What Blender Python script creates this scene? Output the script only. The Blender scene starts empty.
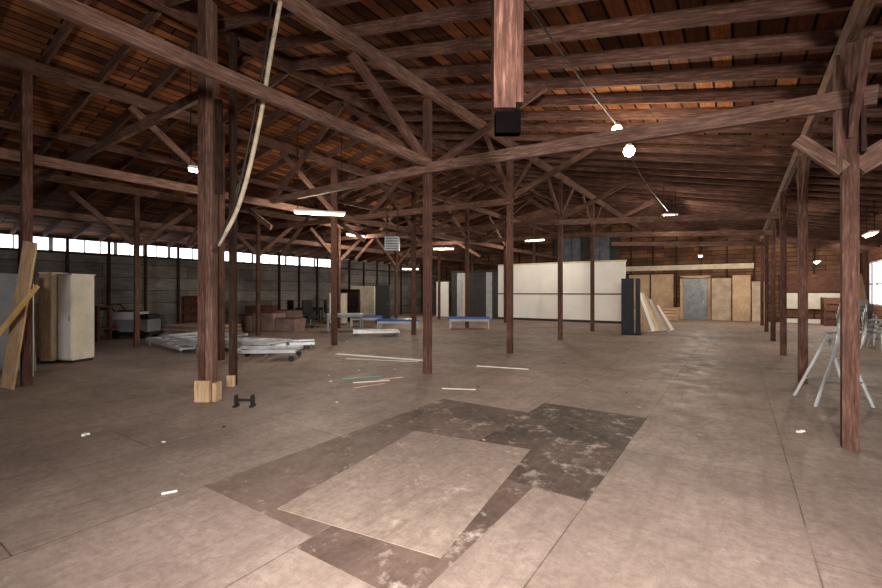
import bpy, math, random
from mathutils import Vector, Matrix, noise
random.seed(7)
H=1.55
YAW=math.radians(34.02); C=math.cos(YAW); S=math.sin(YAW)
def site(r,d,z=0.0):
    """surveyed ground station: r metres right / d metres ahead of the entrance station -> building coords"""
    return Vector((r*C-d*S, r*S+d*C, z))
def lin(c):
    return tuple(((x/255)/12.92 if x/255<=0.04045 else ((x/255+0.055)/1.055)**2.4) for x in c)+(1,)

# ---------------------------------------------------------------- materials
def newmat(name,rough=0.7,metal=0.0):
    m=bpy.data.materials.new(name); m.use_nodes=True
    nt=m.node_tree; b=nt.nodes['Principled BSDF']
    b.inputs['Roughness'].default_value=rough; b.inputs['Metallic'].default_value=metal
    return m,nt,b
def N(nt,t,**kw):
    n=nt.nodes.new(t)
    for k,v in kw.items():
        setattr(n,k,v)
    return n
def ramp(nt,stops):
    n=nt.nodes.new('ShaderNodeValToRGB'); e=n.color_ramp.elements
    while len(e)<len(stops): e.new(0.5)
    for i,(p,c) in enumerate(stops):
        e[i].position=p; e[i].color=c
    return n
def mix(nt,a,b,fac,mode='MIX'):
    n=nt.nodes.new('ShaderNodeMix'); n.data_type='RGBA'; n.blend_type=mode
    for s,v in ((n.inputs[6],a),(n.inputs[7],b),(n.inputs[0],fac)):
        if hasattr(v,'default_value') or hasattr(v,'links'): nt.links.new(v,s)
        else: s.default_value=v
    return n.outputs[2]
def noise_n(nt,vec,scale,detail=4,rough=0.6,sc=(1,1,1)):
    mp=N(nt,'ShaderNodeMapping'); mp.inputs['Scale'].default_value=sc
    nt.links.new(vec,mp.inputs['Vector'])
    n=N(nt,'ShaderNodeTexNoise'); n.inputs['Scale'].default_value=scale
    n.inputs['Detail'].default_value=detail; n.inputs['Roughness'].default_value=rough
    nt.links.new(mp.outputs[0],n.inputs['Vector'])
    return n.outputs['Fac']
def wood(name,c1,c2,c3,rough=0.85):
    m,nt,b=newmat(name,rough)
    b.inputs['Specular IOR Level'].default_value=0.15
    tc=N(nt,'ShaderNodeTexCoord')
    g=noise_n(nt,tc.outputs['UV'],7,6,0.7,(0.5,5,1))
    r=ramp(nt,[(0.3,lin(c1)),(0.52,lin(c2)),(0.75,lin(c3))]); nt.links.new(g,r.inputs[0])
    l=noise_n(nt,tc.outputs['UV'],0.4,5,0.65)
    r2=ramp(nt,[(0.3,(0.5,0.47,0.46,1)),(0.7,(1.35,1.33,1.32,1))]); nt.links.new(l,r2.inputs[0])
    o=mix(nt,r.outputs[0],r2.outputs[0],1.0,'MULTIPLY')
    nt.links.new(o,b.inputs['Base Color'])
    bp=N(nt,'ShaderNodeBump'); bp.inputs['Strength'].default_value=0.25; bp.inputs['Distance'].default_value=0.01
    nt.links.new(g,bp.inputs['Height']); nt.links.new(bp.outputs[0],b.inputs['Normal'])
    return m
def plain(name,c,rough=0.6,metal=0.0,var=0.25,scale=3,spec=0.4):
    m,nt,b=newmat(name,rough,metal)
    b.inputs['Specular IOR Level'].default_value=spec
    tc=N(nt,'ShaderNodeTexCoord')
    g=noise_n(nt,tc.outputs['Object'],scale,4,0.6)
    d=tuple(x*(1-var) for x in c); e=tuple(min(255,x*(1+var*0.4)) for x in c)
    r=ramp(nt,[(0.3,lin(d)),(0.65,lin(e))]); nt.links.new(g,r.inputs[0])
    nt.links.new(r.outputs[0],b.inputs['Base Color'])
    return m
def emis(name,c,s):
    m,nt,b=newmat(name,0.5)
    b.inputs['Base Color'].default_value=lin(c)
    b.inputs['Emission Color'].default_value=lin(c); b.inputs['Emission Strength'].default_value=s
    return m
def planks(name,c1,c2,mort,width,row,gap=0.01,stain=0.5,coord='UV'):
    m,nt,b=newmat(name,0.85)
    b.inputs['Specular IOR Level'].default_value=0.15
    tc=N(nt,'ShaderNodeTexCoord')
    br=N(nt,'ShaderNodeTexBrick'); nt.links.new(tc.outputs[coord],br.inputs['Vector'])
    br.inputs['Color1'].default_value=lin(c1); br.inputs['Color2'].default_value=lin(c2)
    br.inputs['Mortar'].default_value=lin(mort)
    br.inputs['Scale'].default_value=1; br.inputs['Mortar Size'].default_value=gap
    br.inputs['Brick Width'].default_value=width; br.inputs['Row Height'].default_value=row
    br.inputs['Mortar Smooth'].default_value=0.1; br.inputs['Bias'].default_value=-0.05
    br.offset=0.37
    g=noise_n(nt,tc.outputs[coord],5,5,0.7,(0.4,7,1))
    r=ramp(nt,[(0.3,(0.5,0.47,0.45,1)),(0.7,(1.35,1.3,1.25,1))]); nt.links.new(g,r.inputs[0])
    l=noise_n(nt,tc.outputs[coord],0.8,5,0.7)
    r2=ramp(nt,[(0.35,(1-stain,1-stain,1-stain,1)),(0.65,(1.2,1.15,1.08,1))]); nt.links.new(l,r2.inputs[0])
    o=mix(nt,br.outputs['Color'],r.outputs[0],1.0,'MULTIPLY')
    o=mix(nt,o,r2.outputs[0],1.0,'MULTIPLY')
    nt.links.new(o,b.inputs['Base Color'])
    return m

M={}
M['post']=wood('aged_timber_mauve',(56,37,31),(94,67,58),(134,104,92))
M['beam']=wood('aged_timber_grey',(66,47,40),(112,85,74),(154,126,112))
M['rafter']=wood('rafter_timber',(56,38,31),(94,67,57),(138,108,95))
M['dark']=wood('dark_timber',(34,24,19),(56,40,33),(84,64,53))
M['stub']=wood('hanging_timber_wood',(30,17,13),(66,42,34),(114,86,74))
M['pale']=wood('pale_pine',(160,130,100),(195,165,132),(215,190,160))
M['yellow']=wood('yellow_pine',(190,150,85),(222,186,120),(235,205,150))
M['ply']=wood('plywood',(150,122,98),(180,154,126),(204,182,154))
M['redwood']=wood('red_brown_board',(62,40,33),(98,66,54),(134,102,87))
M['roof']=planks('roof_boards',(80,50,37),(166,110,72),(7,5,4),3.4,0.2,0.014,0.5)
M['siding']=planks('wall_siding',(100,100,102),(130,128,126),(40,36,34),3.0,0.5,0.01,0.3)
M['backwall']=planks('back_boards',(86,60,48),(128,95,74),(22,15,12),2.4,0.24,0.012,0.4)
M['white']=plain('white_paint',(236,232,226),0.55,0,0.04,1.0)
M['offwhite']=plain('offwhite_laminate',(214,206,190),0.5,0,0.08)
M['cream']=plain('cream_panel',(205,190,165),0.6,0,0.12)
M['beige']=plain('beige_panel',(176,156,134),0.7,0,0.15)
M['grey']=plain('grey_steel',(128,130,134),0.45,0.2,0.2)
M['lgrey']=plain('light_grey_paint',(176,178,180),0.5,0.1,0.12)
M['alu']=plain('aluminium',(206,208,212),0.38,0.25,0.1,6)
M['bluegrey']=plain('blue_grey_sheet',(104,110,116),0.7,0,0.2)
M['charcoal']=plain('charcoal_panel',(56,53,52),0.7,0,0.2)
M['navy']=plain('navy_panel',(34,38,48),0.6,0,0.25)
M['black']=plain('black_plastic',(14,14,15),0.6,0,0.3)
M['shadeblack']=plain('shade_black',(6,5,5),1.0,0,0.3,spec=0.0)
M['blue']=plain('blue_laminate',(24,74,150),0.4,0,0.1)
M['teal']=plain('teal_strip',(96,150,138),0.6,0,0.15)
M['red']=plain('red_plastic',(178,44,32),0.4,0,0.15)
M['mauve']=plain('mauve_fabric',(136,110,106),0.85,0,0.2)
M['hose']=plain('cream_hose',(196,180,156),0.6,0,0.2,8)
M['wire']=plain('wire_black',(30,26,25),0.5,0,0.1)
M['trim']=plain('dark_trim',(46,38,34),0.6,0,0.2)
M['tube']=emis('fluorescent_tube',(255,240,205),16)
M['bulb']=emis('flood_bulb',(255,228,175),60)

def floor_mat(name,base,var,seam=True,spl=0.0,splc=(196,180,167),patch=0.3,rough=0.6,seamc=(80,65,58)):
    m,nt,b=newmat(name,rough)
    b.inputs['Specular IOR Level'].default_value=0.35
    tc=N(nt,'ShaderNodeTexCoord'); oc=tc.outputs['Object']
    if seam:
        sp=N(nt,'ShaderNodeSeparateXYZ'); nt.links.new(oc,sp.inputs[0])
        cb=N(nt,'ShaderNodeCombineXYZ')
        ax=N(nt,'ShaderNodeMath',operation='ADD'); ax.inputs[1].default_value=-3.31+25.8; nt.links.new(sp.outputs['Y'],ax.inputs[0])
        ay=N(nt,'ShaderNodeMath',operation='ADD'); ay.inputs[1].default_value=0.93+26.0; nt.links.new(sp.outputs['X'],ay.inputs[0])
        nt.links.new(ax.outputs[0],cb.inputs['X']); nt.links.new(ay.outputs[0],cb.inputs['Y'])
        br=N(nt,'ShaderNodeTexBrick'); nt.links.new(cb.outputs[0],br.inputs['Vector'])
        br.inputs['Scale'].default_value=1; br.inputs['Mortar Size'].default_value=0.007; br.inputs['Mortar Smooth'].default_value=0.8
        br.inputs['Brick Width'].default_value=2.58; br.inputs['Row Height'].default_value=1.3; br.offset=0.5
        br.inputs['Color1'].default_value=lin(base); br.inputs['Color2'].default_value=lin(var); br.inputs['Mortar'].default_value=lin(seamc)
        gm=noise_n(nt,oc,0.8,4,0.65); rm=ramp(nt,[(0.45,(0,0,0,1)),(0.62,(.8,.8,.8,1))]); nt.links.new(gm,rm.inputs[0])
        col=mix(nt,br.outputs['Color'],lin(base),rm.outputs[0])
    else:
        g0=noise_n(nt,oc,1.3,5,0.65); r0=ramp(nt,[(0.35,lin(base)),(0.65,lin(var))]); nt.links.new(g0,r0.inputs[0]); col=r0.outputs[0]
    g=noise_n(nt,oc,0.5,9,0.7)
    r=ramp(nt,[(0.34,(1-patch,1-patch*1.06,1-patch*1.1,1)),(0.62,(1.08,1.08,1.08,1))]); nt.links.new(g,r.inputs[0])
    col=mix(nt,col,r.outputs[0],1.0,'MULTIPLY')
    g=noise_n(nt,oc,14,9,0.85)
    r=ramp(nt,[(0.36,(0.66,0.64,0.63,1)),(0.6,(1.08,1.08,1.08,1))]); nt.links.new(g,r.inputs[0])
    col=mix(nt,col,r.outputs[0],1.0,'MULTIPLY')
    g=noise_n(nt,oc,2.2,6,0.75,(3.5,0.35,1)); r=ramp(nt,[(0.5,(0,0,0,1)),(0.7,(0.6,0.6,0.6,1))]); nt.links.new(g,r.inputs[0])
    col=mix(nt,col,lin((112,93,84)),r.outputs[0])
    # pale wheel scuffs across the boards
    g=noise_n(nt,oc,1.7,8,0.8,(0.5,4.0,1)); r=ramp(nt,[(0.6,(0,0,0,1)),(0.72,(0.35,0.35,0.35,1))]); nt.links.new(g,r.inputs[0])
    col=mix(nt,col,lin((192,176,164)),r.outputs[0])
    g=noise_n(nt,oc,5.0,8,0.8); r=ramp(nt,[(0.62,(0,0,0,1)),(0.70,(0.45,0.45,0.45,1))]); nt.links.new(g,r.inputs[0])
    col=mix(nt,col,lin((208,196,186)),r.outputs[0])
    if spl>0:
        g=noise_n(nt,oc,3.6,9,0.78); r=ramp(nt,[(0.60-spl*0.10,(0,0,0,1)),(0.70-spl*0.06,(0.7,0.7,0.7,1))]); nt.links.new(g,r.inputs[0])
        col=mix(nt,col,lin(splc),r.outputs[0])
    nt.links.new(col,b.inputs['Base Color'])
    g=noise_n(nt,oc,3,6,0.7); r=ramp(nt,[(0.35,(rough-.12,)*3+(1,)),(0.65,(rough+.2,)*3+(1,))]); nt.links.new(g,r.inputs[0]); nt.links.new(r.outputs[0],b.inputs['Roughness'])
    return m
M['floor']=floor_mat('hardboard_floor',(156,138,128),(146,128,118),patch=.4)
M['sheetlight']=floor_mat('light_board',(162,144,132),(142,124,113),seam=False,spl=0.3,patch=0.3)
M['sheetdark']=floor_mat('dark_board',(62,49,43),(94,77,68),seam=False,spl=0.7,patch=0.35)
M['sheetmid']=floor_mat('mid_board',(124,105,95),(106,88,79),seam=False,spl=0.3,patch=0.3)
M['sheetmid2']=floor_mat('mid_board_dark',(88,71,63),(114,94,84),seam=False,spl=0.6,patch=0.3)

# ---------------------------------------------------------------- mesh builder
class MB:
    def __init__(s): s.v=[];s.f=[];s.m=[];s.uv=[];s.ml=[];s.sm=[]
    def mi(s,k):
        if k not in s.ml: s.ml.append(k)
        return s.ml.index(k)
    def hexa(s,p,mat,a=None,side=None,up=None):
        i=len(s.v); s.v+= [Vector(q) for q in p]
        fs=[(0,3,2,1),(4,5,6,7),(0,1,5,4),(1,2,6,5),(2,3,7,6),(3,0,4,7)]
        if a is None: a=(p[1]-p[0]).normalized(); side=(p[3]-p[0]).normalized(); up=a.cross(side)
        ru,rv=random.random()*60,random.random()*60
        for f in fs:
            s.f.append([i+k for k in f]); s.m.append(s.mi(mat)); s.sm.append(False)
            for k in f:
                q=Vector(p[k])-Vector(p[0]); s.uv.append((q.dot(a)+ru,q.dot(side)+q.dot(up)+rv))
    def beam(s,p1,p2,w,h,mat,up=(0,0,1)):
        p1=Vector(p1);p2=Vector(p2);a=(p2-p1).normalized();up=Vector(up)
        side=a.cross(up)
        if side.length<1e-3: side=a.cross(Vector((0,1,0)))
        side.normalize(); u=side.cross(a).normalized()
        x=side*w/2;y=u*h/2
        p=[p1-x-y,p2-x-y,p2+x-y,p1+x-y,p1-x+y,p2-x+y,p2+x+y,p1+x+y]
        s.hexa(p,mat,a,side,u); return s
    def box(s,c,size,mat,rz=0,rx=0,ry=0):
        R=Matrix.Rotation(rz,3,'Z')@Matrix.Rotation(ry,3,'Y')@Matrix.Rotation(rx,3,'X')
        c=Vector(c);hx,hy,hz=size[0]/2,size[1]/2,size[2]/2
        q=[(-hx,-hy,-hz),(hx,-hy,-hz),(hx,hy,-hz),(-hx,hy,-hz),(-hx,-hy,hz),(hx,-hy,hz),(hx,hy,hz),(-hx,hy,hz)]
        p=[c+R@Vector(t) for t in q]
        ax=[R@Vector(t) for t in((1,0,0),(0,1,0),(0,0,1))]
        k=max(range(3),key=lambda i:size[i]); a=ax[k]; o=[ax[i] for i in range(3) if i!=k]
        s.hexa(p,mat,a,o[0],o[1]); return s
    def tube(s,pts,r,mat,n=10,caps=True):
        pts=[Vector(p) for p in pts]; mi=s.mi(mat); rings=[]
        for j,p in enumerate(pts):
            a=(pts[min(j+1,len(pts)-1)]-pts[max(j-1,0)]).normalized()
            u=a.cross(Vector((0,0,1))); 
            if u.length<1e-2: u=a.cross(Vector((0,1,0)))
            u.normalize(); w=a.cross(u)
            rr=r[j] if isinstance(r,(list,tuple)) else r
            i=len(s.v); rings.append(i)
            for k in range(n):
                t=2*math.pi*k/n; s.v.append(p+u*math.cos(t)*rr+w*math.sin(t)*rr)
        for j in range(len(rings)-1):
            for k in range(n):
                k2=(k+1)%n; s.f.append([rings[j]+k,rings[j]+k2,rings[j+1]+k2,rings[j+1]+k]); s.m.append(mi); s.sm.append(True)
                s.uv+= [(j,k/n),(j,k2/n),(j+1,k2/n),(j+1,k/n)]
        if caps:
            for rg in (rings[0],rings[-1]):
                s.f.append([rg+k for k in range(n)]); s.m.append(mi); s.sm.append(False); s.uv+=[(0,0)]*n
        return s
    def done(s,name,bevel=0):
        c=sum(s.v,Vector())/len(s.v); zmin=min(v.z for v in s.v); o=Vector((c.x,c.y,zmin))
        me=bpy.data.meshes.new(name); me.from_pydata([v-o for v in s.v],[],s.f); me.update()
        for k in s.ml: me.materials.append(M[k])
        uvl=me.uv_layers.new(name='UVMap')
        for i,l in enumerate(uvl.data): l.uv=s.uv[i]
        for i,p in enumerate(me.polygons): p.material_index=s.m[i]; p.use_smooth=s.sm[i]
        ob=bpy.data.objects.new(name,me); ob.location=o
        bpy.context.scene.collection.objects.link(ob)
        if bevel:
            b=ob.modifiers.new('bevel','BEVEL'); b.width=bevel; b.segments=2; b.limit_method='ANGLE'
        return ob
def curve_pts(P,n=8):
    P=[Vector(p) for p in P]; out=[]
    for i in range(len(P)-1):
        p0=P[max(i-1,0)];p1=P[i];p2=P[i+1];p3=P[min(i+2,len(P)-1)]
        for k in range(n):
            t=k/n
            out.append(0.5*((2*p1)+(p2-p0)*t+(2*p0-5*p1+4*p2-p3)*t*t+(-p0+3*p1-3*p2+p3)*t**3))
    out.append(P[-1]); return out
sx=site(1,0)-site(0,0); sy=site(0,1)-site(0,0)

# ---------------------------------------------------------------- shell
XL,XR,Y0,Y1=-19.4,4.9,-8.0,28.7
RX,RZ,SL=-7.27,6.10,0.21
def rz(x): return RZ-SL*abs(x-RX)
b=MB(); b.box(((XL+XR)/2,(Y0+Y1)/2,-0.1),(XR-XL+0.6,Y1-Y0+0.6,0.2),'floor'); fl=b.done('floor'); 
off=fl.location.copy(); fl.data.transform(Matrix.Translation(off)); fl.location=(0,0,0)

b=MB()
for x0,x1 in ((XL-0.5,RX),(RX,XR+0.5)):
    z0,z1=rz(x0),rz(x1); t=0.06
    p=[Vector((x0,Y0-.3,z0)),Vector((x0,Y1+.3,z0)),Vector((x1,Y1+.3,z1)),Vector((x1,Y0-.3,z1))]
    p+=[q+Vector((0,0,t)) for q in p]
    b.hexa(p,'roof',Vector((0,1,0)),(p[3]-p[0]).normalized(),Vector((0,0,1)))
b.done('ceiling')

b=MB(); y=Y0+0.3
while y<Y1-0.1:
    for x0,x1 in ((XL+0.05,RX),(RX,XR-0.05)):
        b.beam((x0,y,rz(x0)-0.09),(x1,y,rz(x1)-0.09),0.055,0.18,'rafter')
    y+=0.78
b.beam((RX,Y0+.1,RZ-0.14),(RX,Y1-.1,RZ-0.14),0.06,0.26,'rafter')
b.done('roof_rafters')

# walls
b=MB()
b.beam((XL-.06,Y0,1.46),(XL-.06,Y1,1.46),0.12,2.92,'siding')
b.beam((XL-.06,17.5,3.2),(XL-.06,Y1,3.2),0.12,0.6,'siding')
b.beam((XL-.06,Y0,3.46),(XL-.06,17.5,3.46),0.12,0.12,'trim')
y=Y0
while y<Y1:
    b.beam((XL+.05,y,0),(XL+.05,y,3.42),0.1,0.08,'dark'); y+=1.22
b.beam((XL+.03,Y0,2.93),(XL+.03,Y1,2.93),0.12,0.08,'dark')
b.done('wall_left')
b=MB(); y=Y0+0.3; i=0
while y<17.3:
    b.beam((XL-.02,y,2.97),(XL-.02,y,3.4),0.04,(0.03,0.04,0.03,0.12)[i%4],'lgrey'); y+=0.47; i+=1
b.done('window_1')
b=MB()
b.beam((XR+.06,Y0,1.77),(XR+.06,23.6,1.77),0.12,3.54,'backwall')
b.beam((XR+.06,27.2,1.77),(XR+.06,Y1,1.77),0.12,3.54,'backwall')
b.beam((XR+.06,23.6,0.5),(XR+.06,27.2,0.5),0.12,1.0,'backwall')
b.beam((XR+.06,23.6,3.2),(XR+.06,27.2,3.2),0.12,0.68,'backwall')
y=Y0
while y<Y1:
    if not 23.6<y<27.2: b.beam((XR-.05,y,0),(XR-.05,y,3.4),0.1,0.08,'dark')
    y+=1.22
b.done('wall_right')
b=MB()
for z in (1.0,1.9,2.86): b.beam((XR+.03,23.6,z),(XR+.03,27.2,z),0.06,0.07,'lgrey')
for y in (23.6,24.8,26.0,27.2): b.beam((XR+.03,y,1.0),(XR+.03,y,2.86),0.06,0.07,'lgrey')
b.done('window_2')
def gable(y,t,mat):
    b=MB(); ps=[(XL,0),(XR,0),(XR,rz(XR)),(RX,RZ),(XL,rz(XL))]
    n=len(ps)
    b.v+=[Vector((x,y,z)) for x,z in ps]+[Vector((x,y+t,z)) for x,z in ps]
    fs=[list(range(n))[::-1],list(range(n,2*n))]+[[k,(k+1)%n,(k+1)%n+n,k+n] for k in range(n)]
    for f in fs:
        b.f.append(f); b.m.append(b.mi(mat)); b.sm.append(False)
        for k in f: b.uv.append((b.v[k].x+30,b.v[k].z+b.v[k].y-y))
    return b
b=gable(Y1,0.12,'backwall')
x=XL+0.6
while x<XR:
    b.beam((x,Y1-.03,0),(x,Y1-.03,rz(x)-.2),0.06,0.1,'dark'); x+=1.22
b.done('wall_back')
gable(Y0-0.12,0.12,'backwall').done('wall_front')

# ---------------------------------------------------------------- timber frame
PW=0.128
def post(x,y,ztop,w=PW,mat='post',extra=None,name='timber_post',z0=0):
    b=MB(); b.beam((x,y,z0),(x,y,ztop),w,w,mat,up=(0,1,0))
    if extra: extra(b)
    return b.done(name)
BR=0.18+0.2
rows={'right':(0.92,[5.9,9.72,13.65,17.45,21.3,25.1]),
      'mid':(-4.78,[6.8,10.2,14.0,17.8,21.6]),
      'left':(-9.77,[2.2,5.5,8.9,12.7,16.5,20.3,24.1]),
      'far':(-14.1,[1.7,5.5,9.3,13.1,16.9,20.7,24.5])}
for k,(x,ys) in rows.items():
    top=rz(x)-BR
    for i,y in enumerate(ys):
        px=x
        if k=='mid' and i==0: px=-4.9
        if k=='right' and i==0: continue
        if k=='mid' and i>=4: continue
        post(px,y,top,PW if k!='far' else 0.115)
def ex(b):
    b.beam((0.83,5.9,2.75),(0.83,5.9,3.9),0.05,0.17,'beam',up=(0,1,0))
    b.beam((1.0,5.84,2.9),(1.0,5.84,3.75),0.04,0.17,'dark',up=(0,1,0))
post(0.92,5.9,rz(.92)-BR,0.125,'post',ex)
for k,(x,ys) in rows.items():
    b=MB(); z=rz(x)-0.18-0.1
    b.beam((x,Y0+.1,z),(x,Y1-.1,z),0.09,0.2,'beam'); b.done('roof_purlin')
for x in (-12.0,-17.0):
    b=MB(); z=rz(x)-0.18-0.07
    b.beam((x,Y0+.1,z),(x,Y1-.1,z),0.08,0.14,'rafter'); b.done('roof_purlin')
b=MB(); b.beam((-4.77,Y0+.1,4.05),(-4.83,6.8,3.97),0.07,0.17,'beam'); b.done('longitudinal_beam')
b=MB(); b.beam((-9.87,Y0+.1,3.79),(-9.87,Y1-.1,3.79),0.07,0.17,'beam'); b.done('longitudinal_beam')
b=MB(); b.beam((-14.2,Y0+.1,3.5),(-14.2,Y1-.1,3.5),0.07,0.16,'beam'); b.done('longitudinal_beam')
b=MB(); b.beam((1.1,5.78,3.42),(-4.95,6.7,3.88),0.08,0.18,'beam'); b.done('tie_beam')
b=MB(); b.beam((-4.8,6.68,3.86),(-16.6,7.2,3.9),0.08,0.16,'beam'); b.done('tie_beam')
for i,(ym,yr) in enumerate(((14.0,13.65),(17.8,17.45),(21.6,21.3))):
    b=MB(); b.beam((1.0,yr-.11,3.42),(-4.9,ym-.11,3.8),0.08,0.17,'beam'); b.done('tie_beam')
for y in (10.2,14.0,17.8):
    b=MB(); b.beam((-4.7,y-.12,3.82),(-16.4,y-.6,3.9),0.07,0.16,'rafter'); b.done('tie_beam')
b=MB(); b.beam((-6.3,3.5,4.55),(-15.5,3.0,3.95),0.07,0.15,'rafter'); b.done('tie_beam')
for y in (6.9,10.3,14.1,17.9):
    b=MB()
    b.beam((-4.85,y,3.95),(-7.27,y,5.75),0.06,0.13,'post')
    b.beam((-9.77,y,3.95),(-7.27,y,5.75),0.06,0.13,'post')
    b.beam((-9.9,y,3.2),(-12.6,y,4.75),0.06,0.12,'beam')
    b.beam((-14.1,y,3.0),(-11.8,y,4.85),0.06,0.12,'beam')
    b.beam((-4.7,y,4.0),(-2.6,y,4.9),0.06,0.12,'rafter')
    b.done('roof_truss_web')
def knee(x,y,zb,zt,dy,w=0.06,h=0.13,m='post'):
    b=MB(); b.beam((x,y+0.07*(1 if dy>0 else -1),zb),(x,y+dy,zt),w,h,m); b.done('knee_brace')
knee(-4.9,6.8,4.05,5.2,-2.0,0.08,0.16)
for y in (10.2,14.0,17.8): knee(-4.78,y,4.05,5.15,-1.3); knee(-4.78,y,4.05,5.15,1.3)
for y in (5.9,9.72,13.65,17.45,21.3): knee(0.92,y,3.1,3.75,-0.75); knee(0.92,y,3.1,3.75,0.75)
for y in (5.5,8.9,12.7,16.5,20.3): knee(-9.77,y,3.9,5.15,-1.8,m='beam')
for y in (5.5,9.3,13.1,16.9): knee(-14.1,y,2.9,4.1,-1.5,m='beam'); knee(-14.1,y,2.9,4.1,1.5,m='beam')
b=MB(); b.beam((0.98,5.95,2.8),(2.4,5.95,3.7),0.08,0.2,'beam'); b.done('knee_brace')
b=MB(); b.beam((0.87,5.86,2.76),(0.5,5.82,3.12),0.07,0.13,'beam'); b.done('knee_brace')
pA=site(-3.33,6.3); pB=site(-3.45,7.3)
b=MB()
for dr,m in ((-0.065,'post'),(0.045,'beam')):
    q=pA+sx*dr
    b.beam((q.x,q.y,0.0),(q.x,q.y,rz(q.x)-0.2),0.1,0.14,m,up=(-S,C,0))
q=pA+sx*0.15; b.beam((q.x,q.y,2.95),(q.x,q.y,4.3),0.09,0.05,'dark',up=(-S,C,0))
q=pA+sx*-.035-sy*.09
b.box((q.x,q.y,0.15),(0.21,0.05,0.30),'pale',rz=YAW)
q=pA+sx*.125; b.box((q.x,q.y,0.13),(0.05,0.17,0.26),'pale',rz=YAW)
b.done('timber_post')
b=MB(); b.beam((pB.x,pB.y,0.0),(pB.x,pB.y,rz(pB.x)-0.2),0.095,0.1,'dark',up=(-S,C,0)); q=pB-sy*.07; b.box((q.x,q.y,0.09),(0.13,0.04,0.18),'pale',rz=YAW); b.done('timber_post')
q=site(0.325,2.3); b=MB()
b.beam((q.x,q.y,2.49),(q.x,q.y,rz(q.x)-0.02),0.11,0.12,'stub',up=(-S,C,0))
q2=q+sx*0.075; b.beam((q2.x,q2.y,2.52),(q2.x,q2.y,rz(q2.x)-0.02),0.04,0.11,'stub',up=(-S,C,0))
b.box((q.x+.01,q.y+.03,2.44),(0.13,0.06,0.12),'shadeblack',rz=YAW)  # near-black block painted as the shade beneath the timber's cut end
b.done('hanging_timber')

# ---------------------------------------------------------------- hoses and wires
P=[site(-1.95,5.5,5.5),site(-2.18,5.6,4.5),site(-2.32,5.7,3.91),site(-2.57,5.85,3.1),site(-2.81,6.0,2.6),site(-3.1,6.12,2.2)]
MB().tube(curve_pts(P),0.028,'hose').done('hanging_hose')
P=[site(-2.1,5.55,5.5),site(-2.26,5.62,4.5),site(-2.42,5.72,3.9),site(-2.66,5.85,3.05),site(-2.95,6.02,2.45),site(-3.12,6.0,2.1)]
MB().tube(curve_pts(P),0.014,'wire').done('power_cable')
lampP=site(3.12,7.7,4.28)
MB().tube(curve_pts([site(0.8,4.6,4.7),site(2.0,6.2,4.5),lampP+Vector((0,0,0.14))]),0.012,'wire',6).done('power_cable')
MB().tube(curve_pts([lampP+Vector((0.03,0.03,.02)),site(4.6,10.0,4.1),site(6.5,12.6,3.86)]),0.012,'wire',6).done('power_cable')

# ---------------------------------------------------------------- light fixtures
def fixture(p,ang,L=1.25,name='fluorescent_and_fill_light'):
    b=MB(); d=Vector((math.cos(ang),math.sin(ang),0)); p=Vector(p)
    b.beam(p-d*L/2,p+d*L/2,0.16,0.05,'white')
    b.tube([p-d*L*0.47-Vector((0,0,.045)),p+d*L*0.47-Vector((0,0,.045))],0.028,'tube',8)
    for e in (-.42,.42):
        q=p+d*L*e; b.tube([q,Vector((q.x,q.y,rz(q.x)-0.02))],0.008,'wire',5)
    return b.done(name)
def lamp(p,w,r=0.03,col=(1,0.89,0.74)):
    l=bpy.data.lights.new('bulb_and_fill_light','POINT'); l.energy=w; l.shadow_soft_size=r; l.color=col
    o=bpy.data.objects.new('bulb_and_fill_light',l); o.location=p; bpy.context.scene.collection.objects.link(o); return o
FX=[(site(-3.03,11.0,3.55),YAW+0.3,130),(site(0.1,20,3.55),YAW,150),(site(-1.8,26,2.95),YAW,140),
    (site(-4.25,7.9,3.75),YAW+0.6,45),(site(6.6,12.7,3.78),YAW,90)]
for i,(p,a,w) in enumerate(FX):
    fixture(p,a,(1.25,1.0,1.0,.5,.4)[i]); lamp(Vector(p)-Vector((0,0,.15)),w)
b=MB()
q1=site(3.08,7.7,4.38);q2_=site(3.27,7.65,4.01)
def ball(b,c,r,mat):
    n=8; b.tube([c+Vector((0,0,r*math.cos(math.pi*k/n))) for k in range(n+1)],[max(.004,r*math.sin(math.pi*k/n)) for k in range(n+1)],mat,14)
for qq in (q1,q2_):
    b.tube([qq+Vector((0,0,.14)),qq+Vector((0,0,.10)),qq+Vector((0,0,.07))],[0.03,0.05,0.06],'grey',12)
    ball(b,qq-Vector((0,0,.01)),.095,'bulb')
b.tube([q1+Vector((0,0,.12)),q2_+Vector((0,0,.12))],0.014,'grey',6)
b.done('flood_lamp'); lamp(q2_-Vector((0,0,.25)),140)
for p,w in ((( -1.5,24.5,3.3),280),((2.9,16,3.1),130),((2.9,25.5,2.9),200),((-13,13,3.9),150),((-2,17.5,4.2),170)):  # added tube fixtures with point lights, extra fill for roof and far floor
    fixture(p,math.pi/2,1.0); lamp(Vector(p)-Vector((0,0,.15)),w)

def area(loc,target,size,w,col):
    l=bpy.data.lights.new('bounce_light','AREA'); l.shape='DISK'; l.size=size; l.energy=w; l.color=col
    o=bpy.data.objects.new('bounce_light',l); o.location=loc
    o.rotation_euler=(Vector(target)-Vector(loc)).to_track_quat('-Z','Y').to_euler()
    bpy.context.scene.collection.objects.link(o)
area(site(0.3,-3.5,2.2),site(0.6,6,4.2),0.8,560,(1,0.95,0.9))  # unseen fill lamp behind the camera, added to lift the roof timbers
l=bpy.data.lights.new('flash_head','SPOT'); l.energy=2500; l.spot_size=math.radians(102); l.spot_blend=1.0; l.shadow_soft_size=.12; l.color=(1,.95,.91)
o=bpy.data.objects.new('flash_head',l); o.location=site(.1,-.9,2.3)
o.rotation_euler=(site(.6,4.8,.0)-o.location).to_track_quat('-Z','Y').to_euler(); bpy.context.scene.collection.objects.link(o)

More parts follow.
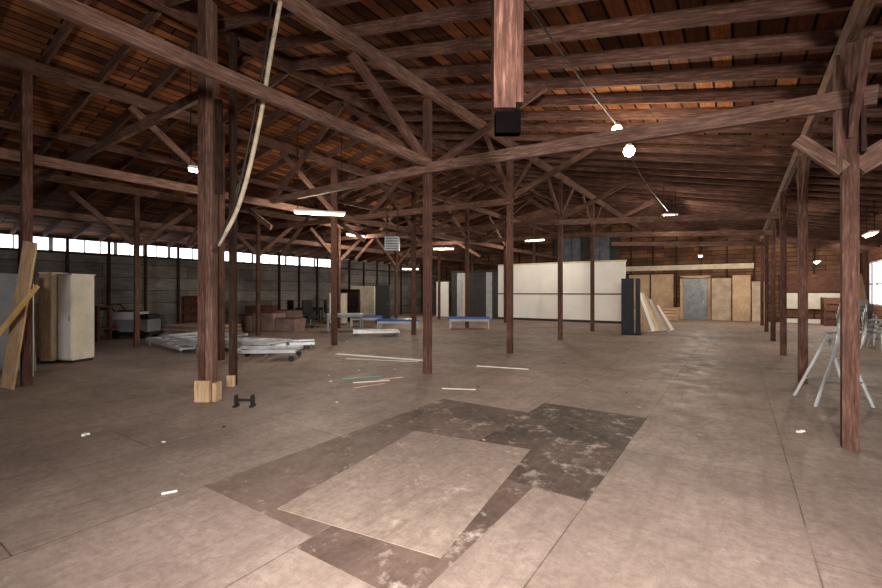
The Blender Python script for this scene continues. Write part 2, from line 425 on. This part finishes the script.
# ---------------------------------------------------------------- loose boards on floor
def sheet(x0,x1,y0,y1,mat,name,z=0.0,t=0.005,rot=0):
    b=MB(); b.box(((x0+x1)/2,(y0+y1)/2,z+t/2),(x1-x0,y1-y0,t),mat,rz=rot); return b.done(name)
sheet(-2.23,-0.93,3.31,5.89,'sheetdark','floor_board')
sheet(-3.53,-2.235,1.85,3.9,'sheetmid','floor_board')
sheet(-3.53,-2.235,3.91,5.3,'sheetmid2','floor_board')
sheet(-2.225,-1.35,1.72,3.30,'sheetmid2','floor_board')
sheet(-2.85,-1.55,2.02,3.98,'sheetlight','plywood_sheet',z=0.006,t=0.005,rot=math.radians(7.5))

def flat(r0,d0,r1,d1,w,mat,name='loose_batten',h=0.012,z=0.0):
    a=site(r0,d0,z+h/2);c=site(r1,d1,z+h/2); b=MB(); b.beam(a,c,w,h,mat); return b.done(name)
flat(-2.6,11.0,-0.3,9.9,0.13,'white','white_board')
flat(-2.2,10.2,-0.5,9.75,0.04,'alu','metal_strip')
flat(0.75,9.2,1.75,8.8,0.04,'white','white_board')
flat(-1.75,7.85,-1.1,8.1,0.03,'teal','teal_strip')
flat(-1.5,7.5,-0.9,7.7,0.03,'offwhite','paper_scrap')
flat(-1.1,7.75,-0.7,8.0,0.03,'pale')
flat(-1.4,7.1,-0.95,7.45,0.025,'pale')
flat(0.02,7.05,0.55,6.97,0.025,'offwhite','white_board')
flat(-2.14,3.37,-2.05,3.42,0.012,'white','paper_scrap')
for r,d in ((3.95,4.85),(-3.85,4.75)):
    b=MB(); q=site(r,d); b.box((q.x,q.y,0.012),(0.06,0.03,0.02),'white',rz=r,rx=0.1); b.box((q.x+.03,q.y+.02,0.02),(0.03,0.04,0.015),'white',rz=d); b.done('paper_scrap')
b=MB()
for i in range(60):
    r=random.uniform(-7,8); d=random.uniform(4.5,16); s=random.uniform(.01,.03); q=site(r,d)
    b.box((q.x,q.y,.004),(s*1.6,s,.006),random.choice(['white','dark','pale','dark']),rz=random.random()*3)
b.done('floor_debris')

q=site(-2.66,5.95); b=MB()
b.box((q.x,q.y,0.09),(0.22,0.03,0.03),'black',rz=YAW)
for e in (-.11,.11):
    w=q+sx*e; b.box((w.x,w.y,0.08),(0.03,0.07,0.16),'black',rz=YAW)
    b.box((w.x,w.y,0.012),(0.05,0.12,0.024),'black',rz=YAW)
b.done('steel_bracket',0.003)

# ---------------------------------------------------------------- left foreground lumber
b=MB()
b.beam(site(-6.9,7.0,0.02),site(-6.46,6.93,2.34),0.2,0.04,'pale',up=(-S,C,0)); b.done('leaning_plank')
b=MB(); b.beam(site(-7.35,6.6,0.05),site(-6.05,6.6,1.64),0.06,0.03,'yellow',up=(-S,C,0)); b.done('leaning_plank')
b=MB(); b.beam(site(-8.3,8.6,0.02),site(-8.2,8.4,1.9),0.75,0.03,'lgrey',up=(-S,C,0)); b.done('leaning_panel')
b=MB(); b.beam(site(-7.5,8.0,0.02),site(-7.4,7.9,1.7),0.16,0.03,'white',up=(-S,C,0)); b.done('leaning_plank')
def cabinet(r,d,w,dep,h,m1,m2,name,rot=0,doors=2,z=0):
    q=site(r,d); b=MB(); a=YAW+rot; ux=Vector((math.cos(a),math.sin(a),0)); uy=Vector((-math.sin(a),math.cos(a),0))
    b.box((q.x,q.y,z+h/2+.03),(w,dep,h-.06),m1,rz=a)
    b.box((q.x,q.y,z+.03),(w*.94,dep*.9,.06),'trim',rz=a)
    b.box((q.x,q.y,z+h-.012),(w+.03,dep+.03,.025),m1,rz=a)
    for i in range(doors):
        c=q+ux*((i+.5)/doors-.5)*w*.98-uy*(dep/2+.009)
        b.box((c.x,c.y,z+h/2+.03),(w/doors*.94,.016,h-.14),m2,rz=a)
        e=c+ux*(w/doors*.38*(1 if i%2==0 else -1))-uy*.02
        b.box((e.x,e.y,z+h/2),(.015,.02,.12),'grey',rz=a)
    return b.done(name,0.004)
cabinet(-8.15,9.85,0.36,0.5,1.95,'offwhite','white','storage_cabinet',rot=-0.2,doors=1)
cabinet(-8.55,9.7,0.26,0.4,1.98,'cream','ply','storage_cabinet',rot=0.05,doors=1)
cabinet(-9.05,10.2,0.3,0.4,1.3,'cream','offwhite','storage_cabinet',rot=0.0,doors=1)
def table(r,d,w,dep,h,mt,ml,name,rot=0,top=.04,shelf=False,leg=.05):
    q=site(r,d); b=MB(); a=YAW+rot; ux=Vector((math.cos(a),math.sin(a),0)); uy=Vector((-math.sin(a),math.cos(a),0))
    b.box((q.x,q.y,h-top/2),(w,dep,top),mt,rz=a)
    for i in (-1,1):
        for j in (-1,1):
            c=q+ux*i*(w/2-leg)+uy*j*(dep/2-leg); b.box((c.x,c.y,(h-top)/2),(leg,leg,h-top),ml,rz=a)
    for j in (-1,1):
        c=q+uy*j*(dep/2-leg); b.box((c.x,c.y,h-top-.05),(w-2*leg,.02,.1),ml,rz=a)
    if shelf: b.box((q.x,q.y,h*.35),(w*.9,dep*.8,.03),mt,rz=a)
    return b.done(name,0.003)
table(-11.1,14.0,0.9,0.7,1.1,'redwood','redwood','wooden_workbench',shelf=True,leg=.09)
def scrubber(r,d,rot=0):
    q=site(r,d); a=YAW+rot; ux=Vector((math.cos(a),math.sin(a),0)); uy=Vector((-math.sin(a),math.cos(a),0)); b=MB()
    def bx(u,v,z,s,m,ry=0): c=q+ux*u+uy*v; b.box((c.x,c.y,z),s,m,rz=a,ry=ry)
    bx(0,0,.42,(1.25,.7,.42),'grey'); bx(-.15,0,.75,(.8,.62,.26),'lgrey'); bx(.45,0,.70,(.34,.6,.2),'black')
    bx(.3,-.36,.6,(.2,.02,.14),'red'); bx(-.5,-.36,.4,(.2,.02,.1),'red'); bx(-.2,0,.9,(.5,.5,.06),'black')
    bx(0,0,.16,(1.35,.74,.12),'black')
    b.tube([q+ux*-.5+uy*-.25+Vector((0,0,.85)),q+ux*-.72+uy*-.25+Vector((0,0,1.12)),q+ux*-.72+uy*.25+Vector((0,0,1.12)),q+ux*-.5+uy*.25+Vector((0,0,.85))],.022,'black')
    for u in (-.42,.42):
        for v in (-.37,.37):
            c=q+ux*u+uy*v; b.tube([c+Vector((0,0,.14))-uy*.04,c+Vector((0,0,.14))+uy*.04],.14,'black',16)
    b.done('floor_scrubber',0.01)
scrubber(-10.4,15.0)
def frame(r,d,L,W,rot,z,n=5,mat='alu',cast=False,name='metal_bed_frame'):
    q=site(r,d); a=YAW+rot; ux=Vector((math.cos(a),math.sin(a),0)); uy=Vector((-math.sin(a),math.cos(a),0)); b=MB()
    zz=Vector((0,0,z))
    for j in (-1,1): b.beam(q+zz-ux*L/2+uy*j*W/2,q+zz+ux*L/2+uy*j*W/2,.06,.07,mat)
    for i in range(n):
        u=(i/(n-1)-.5)*(L-.05); b.beam(q+zz+ux*u-uy*W/2,q+zz+ux*u+uy*W/2,.05,.04,mat)
    b.beam(q+zz-ux*L/2-uy*W/2,q+zz+ux*L*.1+uy*W/2,.03,.03,mat)
    b.box((q+zz+ux*L*.28+Vector((0,0,-.005))),(L*.35,W*.8,.02),'lgrey',rz=a)
    for i in (-1,1):
        for j in (-1,1):
            c=q+ux*i*(L/2-.1)+uy*j*W/2
            if cast:
                b.tube([c-uy*.02+Vector((0,0,.06)),c+uy*.02+Vector((0,0,.06))],.06,'black',12); b.beam(c+Vector((0,0,.06)),c+zz,.03,.03,'grey',up=(0,1,0))
            else: b.beam(c,c+zz,.06,.05,'grey',up=(0,1,0))
    b.done(name)
frame(-7.35,12.7,3.2,1.2,-0.75,.10); frame(-7.0,12.4,3.0,1.1,-0.62,.20,6); frame(-6.7,12.2,2.6,1.0,-0.7,.29,4); frame(-7.5,14.2,2.2,1.0,-0.35,.17,4)
frame(-4.0,10.2,1.4,.8,0.1,.22,5,cast=True); frame(-4.9,11.3,1.9,.8,-0.35,.30,5); frame(-5.9,11.9,1.5,.7,-0.2,.12,4); frame(-4.1,12.1,1.2,.7,0.3,.16,4)
frame(-2.3,15.6,1.6,.7,0.2,.16,4)
def blocks(r,d,items,rot,name='upholstered_blocks'):
    q=site(r,d); a=YAW+rot; ux=Vector((math.cos(a),math.sin(a),0)); uy=Vector((-math.sin(a),math.cos(a),0)); b=MB()
    for u,v,w,dp,h,m in items:
        c=q+ux*u+uy*v; b.box((c.x,c.y,h/2),(w,dp,h),m,rz=a); b.box((c.x,c.y,h+.012),(w+.03,dp+.03,.024),'redwood',rz=a)
    b.done(name,0.01)
blocks(-6.8,17.6,[(-1.1,0,.95,.8,.62,'mauve'),(-.1,.05,.95,.8,.72,'mauve'),(.85,.1,.85,.7,.5,'mauve')],-.3)
blocks(-7.4,20.2,[(-.8,0,1.2,.8,.9,'redwood'),(.5,0,1.2,.8,.7,'mauve')],.1)
b=MB()
for i in range(7):
    q=site(-8.9,16.4); b.box((q.x+.02*i,q.y,.03+i*.05),(2.6-.05*i,1.2,.045),'mauve' if i%3 else 'beige',rz=YAW-.3)
b.done('stacked_boards')
def shelf(r,d,w,dep,h,rot,mat,name='bookshelf',n=4):
    q=site(r,d); a=YAW+rot; ux=Vector((math.cos(a),math.sin(a),0)); uy=Vector((-math.sin(a),math.cos(a),0)); b=MB()
    for i in (-1,1):
        c=q+ux*i*w/2; b.box((c.x,c.y,h/2),(.04,dep,h),mat,rz=a)
    for k in range(n+1): b.box((q.x,q.y,.03+k*(h-.05)/n),(w,dep,.03),mat,rz=a)
    c=q+uy*dep/2; b.box((c.x,c.y,h/2),(w,.02,h),mat,rz=a)
    b.done(name)
shelf(-9.9,17.9,1.1,.4,1.4,0.3,'redwood')
shelf(-5.0,23.6,1.2,.45,1.7,0,'dark')
def chair(r,d,rot):
    q=site(r,d); a=YAW+rot; ux=Vector((math.cos(a),math.sin(a),0)); uy=Vector((-math.sin(a),math.cos(a),0)); b=MB()
    b.box((q.x,q.y,.48),(.5,.48,.09),'black',rz=a); c=q+uy*.25; b.box((c.x,c.y,.85),(.46,.07,.6),'black',rz=a)
    b.tube([q+Vector((0,0,.1)),q+Vector((0,0,.45))],.03,'grey',8)
    for k in range(5):
        t=k*2*math.pi/5+rot; e=q+Vector((math.cos(t)*.3,math.sin(t)*.3,.06)); b.beam(q+Vector((0,0,.11)),e,.04,.03,'black')
        b.tube([e-Vector((0,.02,.03)),e+Vector((0,.02,-.03))],.03,'black',8)
    for i in (-1,1):
        c=q+ux*i*.28; b.box((c.x,c.y,.68),(.05,.3,.03),'black',rz=a); b.box((c.x,c.y+.05,.58),(.03,.03,.2),'black',rz=a)
    b.done('office_chair',0.01)
for r,d,t in ((-6.6,21.6,.3),(-5.5,21.9,2),(-7.6,21.6,-.6),(-3.2,25,1),(-5.6,18.9,.8)): chair(r,d,t)
table(-6.8,22.7,1.3,.6,.75,'dark','black','desk')
cabinet(-4.9,21.0,0.75,.45,1.5,'cream','offwhite','storage_cabinet',doors=2)
cabinet(-2.9,22.0,0.7,.5,1.9,'navy','black','storage_cabinet',doors=1)
cabinet(-4.6,26,1.4,.5,1.9,'offwhite','cream','storage_cabinet',doors=2)
table(-1.75,18.0,1.7,.6,.45,'blue','lgrey','blue_table',top=.08); table(-3.3,19.5,1.4,.6,.5,'blue','lgrey','blue_table',rot=.1,top=.08)
table(1.2,18.6,1.7,.6,.5,'blue','lgrey','blue_table',rot=-.1,top=.08)
table(-3.8,17.4,1.4,.7,.7,'lgrey','grey','folding_table',rot=.3)

# ---------------------------------------------------------------- back partition
YP=22.8
b=MB()
b.beam((-11.4,YP,1.52),(-4.55,YP,1.52),0.12,3.04,'white'); b.beam((-11.4,YP-.07,1.45),(-4.55,YP-.07,1.45),0.03,0.06,'redwood')
b.beam((-11.4,YP-.07,0.06),(-4.55,YP-.07,0.06),0.03,0.12,'trim')
b.beam((-11.4,YP,3.08),(-4.5,YP,3.08),0.16,0.08,'cream')
b.done('partition_wall')
fillq=(-8.2,20.3,4.1); fixture(fillq,0,1.0); lamp(Vector(fillq)-Vector((0,0,.15)),160)  # added fixture and point light, more fill ahead of the partition
b=MB()
for i in range(7): b.box((-9.9+i*.6,Y1-.16,4.2),(.57,.05,1.7),'bluegrey' if i%3 else 'charcoal')
b.done('window_3')
b=MB()
for i in range(8):
    x=-14.4+i*.4
    b.box((x,YP,1.35),(.39,.05,2.7),('charcoal','lgrey','offwhite','charcoal','charcoal','charcoal','lgrey','charcoal')[i])
b.beam((-14.6,YP-.02,2.78),(-11.4,YP-.02,2.78),.08,.08,'trim')
b.done('office_partition')
b=MB(); b.box((-15.6,YP+.5,1.1),(.9,.08,2.2),'white'); b.box((-15.6,YP+.5,2.24),(1.0,.12,.08),'trim'); b.done('display_board')
b=MB(); q=site(6.93,15.9)
for i in range(2):
    a=YAW+(.9 if i else -.6); c=q+sx*(.19*(1 if i else -1))
    b.box((c.x,c.y,1.04),(.42,.04,2.0),'navy',rz=a)
    for k in range(5):
        e=c+Vector((math.cos(a),math.sin(a),0))*(k/4-.5)*.38; b.box((e.x,e.y,1.04),(.02,.06,2.0),'black',rz=a)
    b.box((c.x,c.y,.03),(.4,.2,.06),'black',rz=a)
b.done('folding_screen')
b=MB()
for i in range(7):
    r=7.6+i*.17; m=('ply','white','cream','pale','lgrey','ply','white')[i]
    b.beam(site(r+.38,17.0+.04*i,.02),site(r+.0,17.5+.04*i,1.75-.13*i),.3,.03,m,up=(-.6,.8,0))
b.done('leaning_sheets')
b=MB()
b.box((-2.6,Y1-.1,2.95),(6.6,.1,.28),'cream'); b.done('trim_1')
b=MB(); x0=-2.0
b.box((x0,Y1-.12,1.15),(1.2,.06,2.3),'grey'); b.box((x0-.68,Y1-.12,1.2),(.14,.12,2.4),'pale'); b.box((x0+.68,Y1-.12,1.2),(.14,.12,2.4),'pale'); b.box((x0,Y1-.12,2.4),(1.5,.12,.14),'pale')
b.box((x0+.4,Y1-.17,1.0),(.05,.05,.14),'lgrey')
b.done('door_1')
b=MB(); b.box((-4.3,Y1-.12,1.3),(2.4,.06,2.6),'ply'); b.box((-4.3,Y1-.17,1.3),(.06,.03,2.6),'dark'); b.box((-4.3,Y1-.17,2.62),(2.5,.05,.08),'dark'); b.done('door_2')
b=MB()
for i,(x,w_,h_,m) in enumerate(((-0.75,.9,2.3,'beige'),(.15,.8,2.45,'ply'),(.95,.7,2.1,'beige'))):
    b.beam((x,Y1-.45-.1*i,.01),(x,Y1-.16-.03*i,h_),w_,.04,m,up=(0,1,0))
b.done('leaning_partition_panels')
b=MB(); b.box((3.0,Y1-.14,1.1),(2.4,.05,.8),'offwhite'); b.box((3.0,Y1-.14,2.0),(2.4,.08,.9),'redwood'); b.box((3.0,Y1-.3,.1),(2.4,.3,.2),'white'); b.done('notice_board')
def crate(x,y,s,mat='ply',name='wooden_crate',z=0):
    b=MB(); w,d,h=s
    b.box((x,y,z+h/2),(w-.06,d-.06,h-.04),'dark')
    n=4
    for k in range(n):
        zz=z+h*(k+.5)/n
        for sg in (-1,1):
            b.box((x,y+sg*d/2,zz),(w,.03,h/n*.85),mat); b.box((x+sg*w/2,y,zz),(.03,d,h/n*.85),mat)
    for i in (-1,1):
        for j in (-1,1): b.box((x+i*(w/2),y+j*(d/2),z+h/2),(.08,.08,h),mat)
    b.done(name)
crate(-3.2,27.6,(.9,.8,.7),'pale'); crate(-4.5,26.4,(.7,.7,.6),'offwhite','packing_box'); crate(3.9,27.0,(1.2,1.0,1.3),'redwood')
# ---------------------------------------------------------------- right side
b=MB()
T=[((5.06,5.95,.0),(5.2,5.7,1.04)),((5.8,5.9,.0),(5.15,5.72,1.08)),((5.3,6.6,.0),(5.3,6.0,1.0)),((6.0,6.5,.0),(5.25,6.0,1.03))]
for a,c in T: b.tube([site(*a),site(*c)],.02,'lgrey',10)
b.tube([site(5.18,5.7,1.04),site(5.28,6.02,1.0)],.024,'lgrey',10); b.tube([site(5.12,5.86,.35),site(5.58,5.83,.35)],.014,'alu',8); b.tube([site(5.3,6.4,.3),site(5.8,6.35,.3)],.014,'alu',8)
b.done('folding_trestle')
b=MB()
for i in range(14):
    u=random.random(); a=site(12.4+u*1.2,13.2+random.random()*.8,.03+.02*i); e=site(13.0+u*1.2,14.0+random.random(),.4+random.random()*.35); b.beam(a,e,.035,.035,'alu' if i%3 else 'grey')
b.beam(site(12.9,13.9,.0),site(12.9,13.9,.5),.06,.06,'grey',up=(0,1,0)); b.done('metal_bar_stack')
def stack_chairs(r,d,n,rot):
    q=site(r,d); a=YAW+rot; ux=Vector((math.cos(a),math.sin(a),0)); uy=Vector((-math.sin(a),math.cos(a),0)); b=MB()
    for k in range(n):
        o=q+Vector((0,0,.11*k))+uy*(-.03*k)
        c=o+Vector((0,0,.45)); b.box(c,(.42,.4,.03),'grey',rz=a)
        c=o+uy*.21+Vector((0,0,.78)); b.box(c,(.42,.03,.2),'grey',rz=a)
        for i in (-1,1):
            b.tube([o+ux*i*.21-uy*.2,o+ux*i*.21-uy*.18+Vector((0,0,.44))],.012,'alu',6)
            b.tube([o+ux*i*.21+uy*.24,o+ux*i*.21+uy*.19+Vector((0,0,.44)),o+ux*i*.21+uy*.22+Vector((0,0,.88))],.012,'alu',6)
    b.done('stacking_chair')
stack_chairs(11.85,12.0,4,.5); stack_chairs(12.4,13.0,5,-.3); stack_chairs(12.0,12.9,4,.2)
b=MB()
for i in range(5):
    b.beam(site(14.5+i*.12,15+.1*i,.03),site(14.8+i*.12,15.6+.1*i,2.2-.1*i),.2,.03,('pale','white','ply','lgrey','white')[i],up=(-S,C,0))
b.done('leaning_plank')
q=site(-1.25,11.3,2.78); b=MB()
f=Vector((S,-C,0))
b.box(q,(.36,.3,.36),'grey',rz=YAW)
for k in range(5): c=q+f*.155+Vector((0,0,-.13+.065*k)); b.box(c,(.3,.02,.02),'trim',rz=YAW)
for e in (-.14,.14): c=q+sx*e; b.tube([c+Vector((0,0,.18)),c+Vector((0,0,1.05))],.012,'wire',6)
b.done('unit_heater',.006)

# ---------------------------------------------------------------- world & camera
w=bpy.data.worlds.new('World'); bpy.context.scene.world=w; w.use_nodes=True
bg=w.node_tree.nodes['Background']; bg.inputs[0].default_value=(0.95,0.97,1,1); bg.inputs[1].default_value=5.0
cam=bpy.data.cameras.new('Camera'); cam.lens=17.96; cam.sensor_width=36; cam.shift_y=-2/882; cam.clip_start=0.05; cam.clip_end=200
co=bpy.data.objects.new('Camera',cam); co.location=(0,0,H); co.rotation_euler=(math.radians(90),0,YAW)
bpy.context.scene.collection.objects.link(co); bpy.context.scene.camera=co
bpy.context.scene.view_settings.view_transform='Standard'
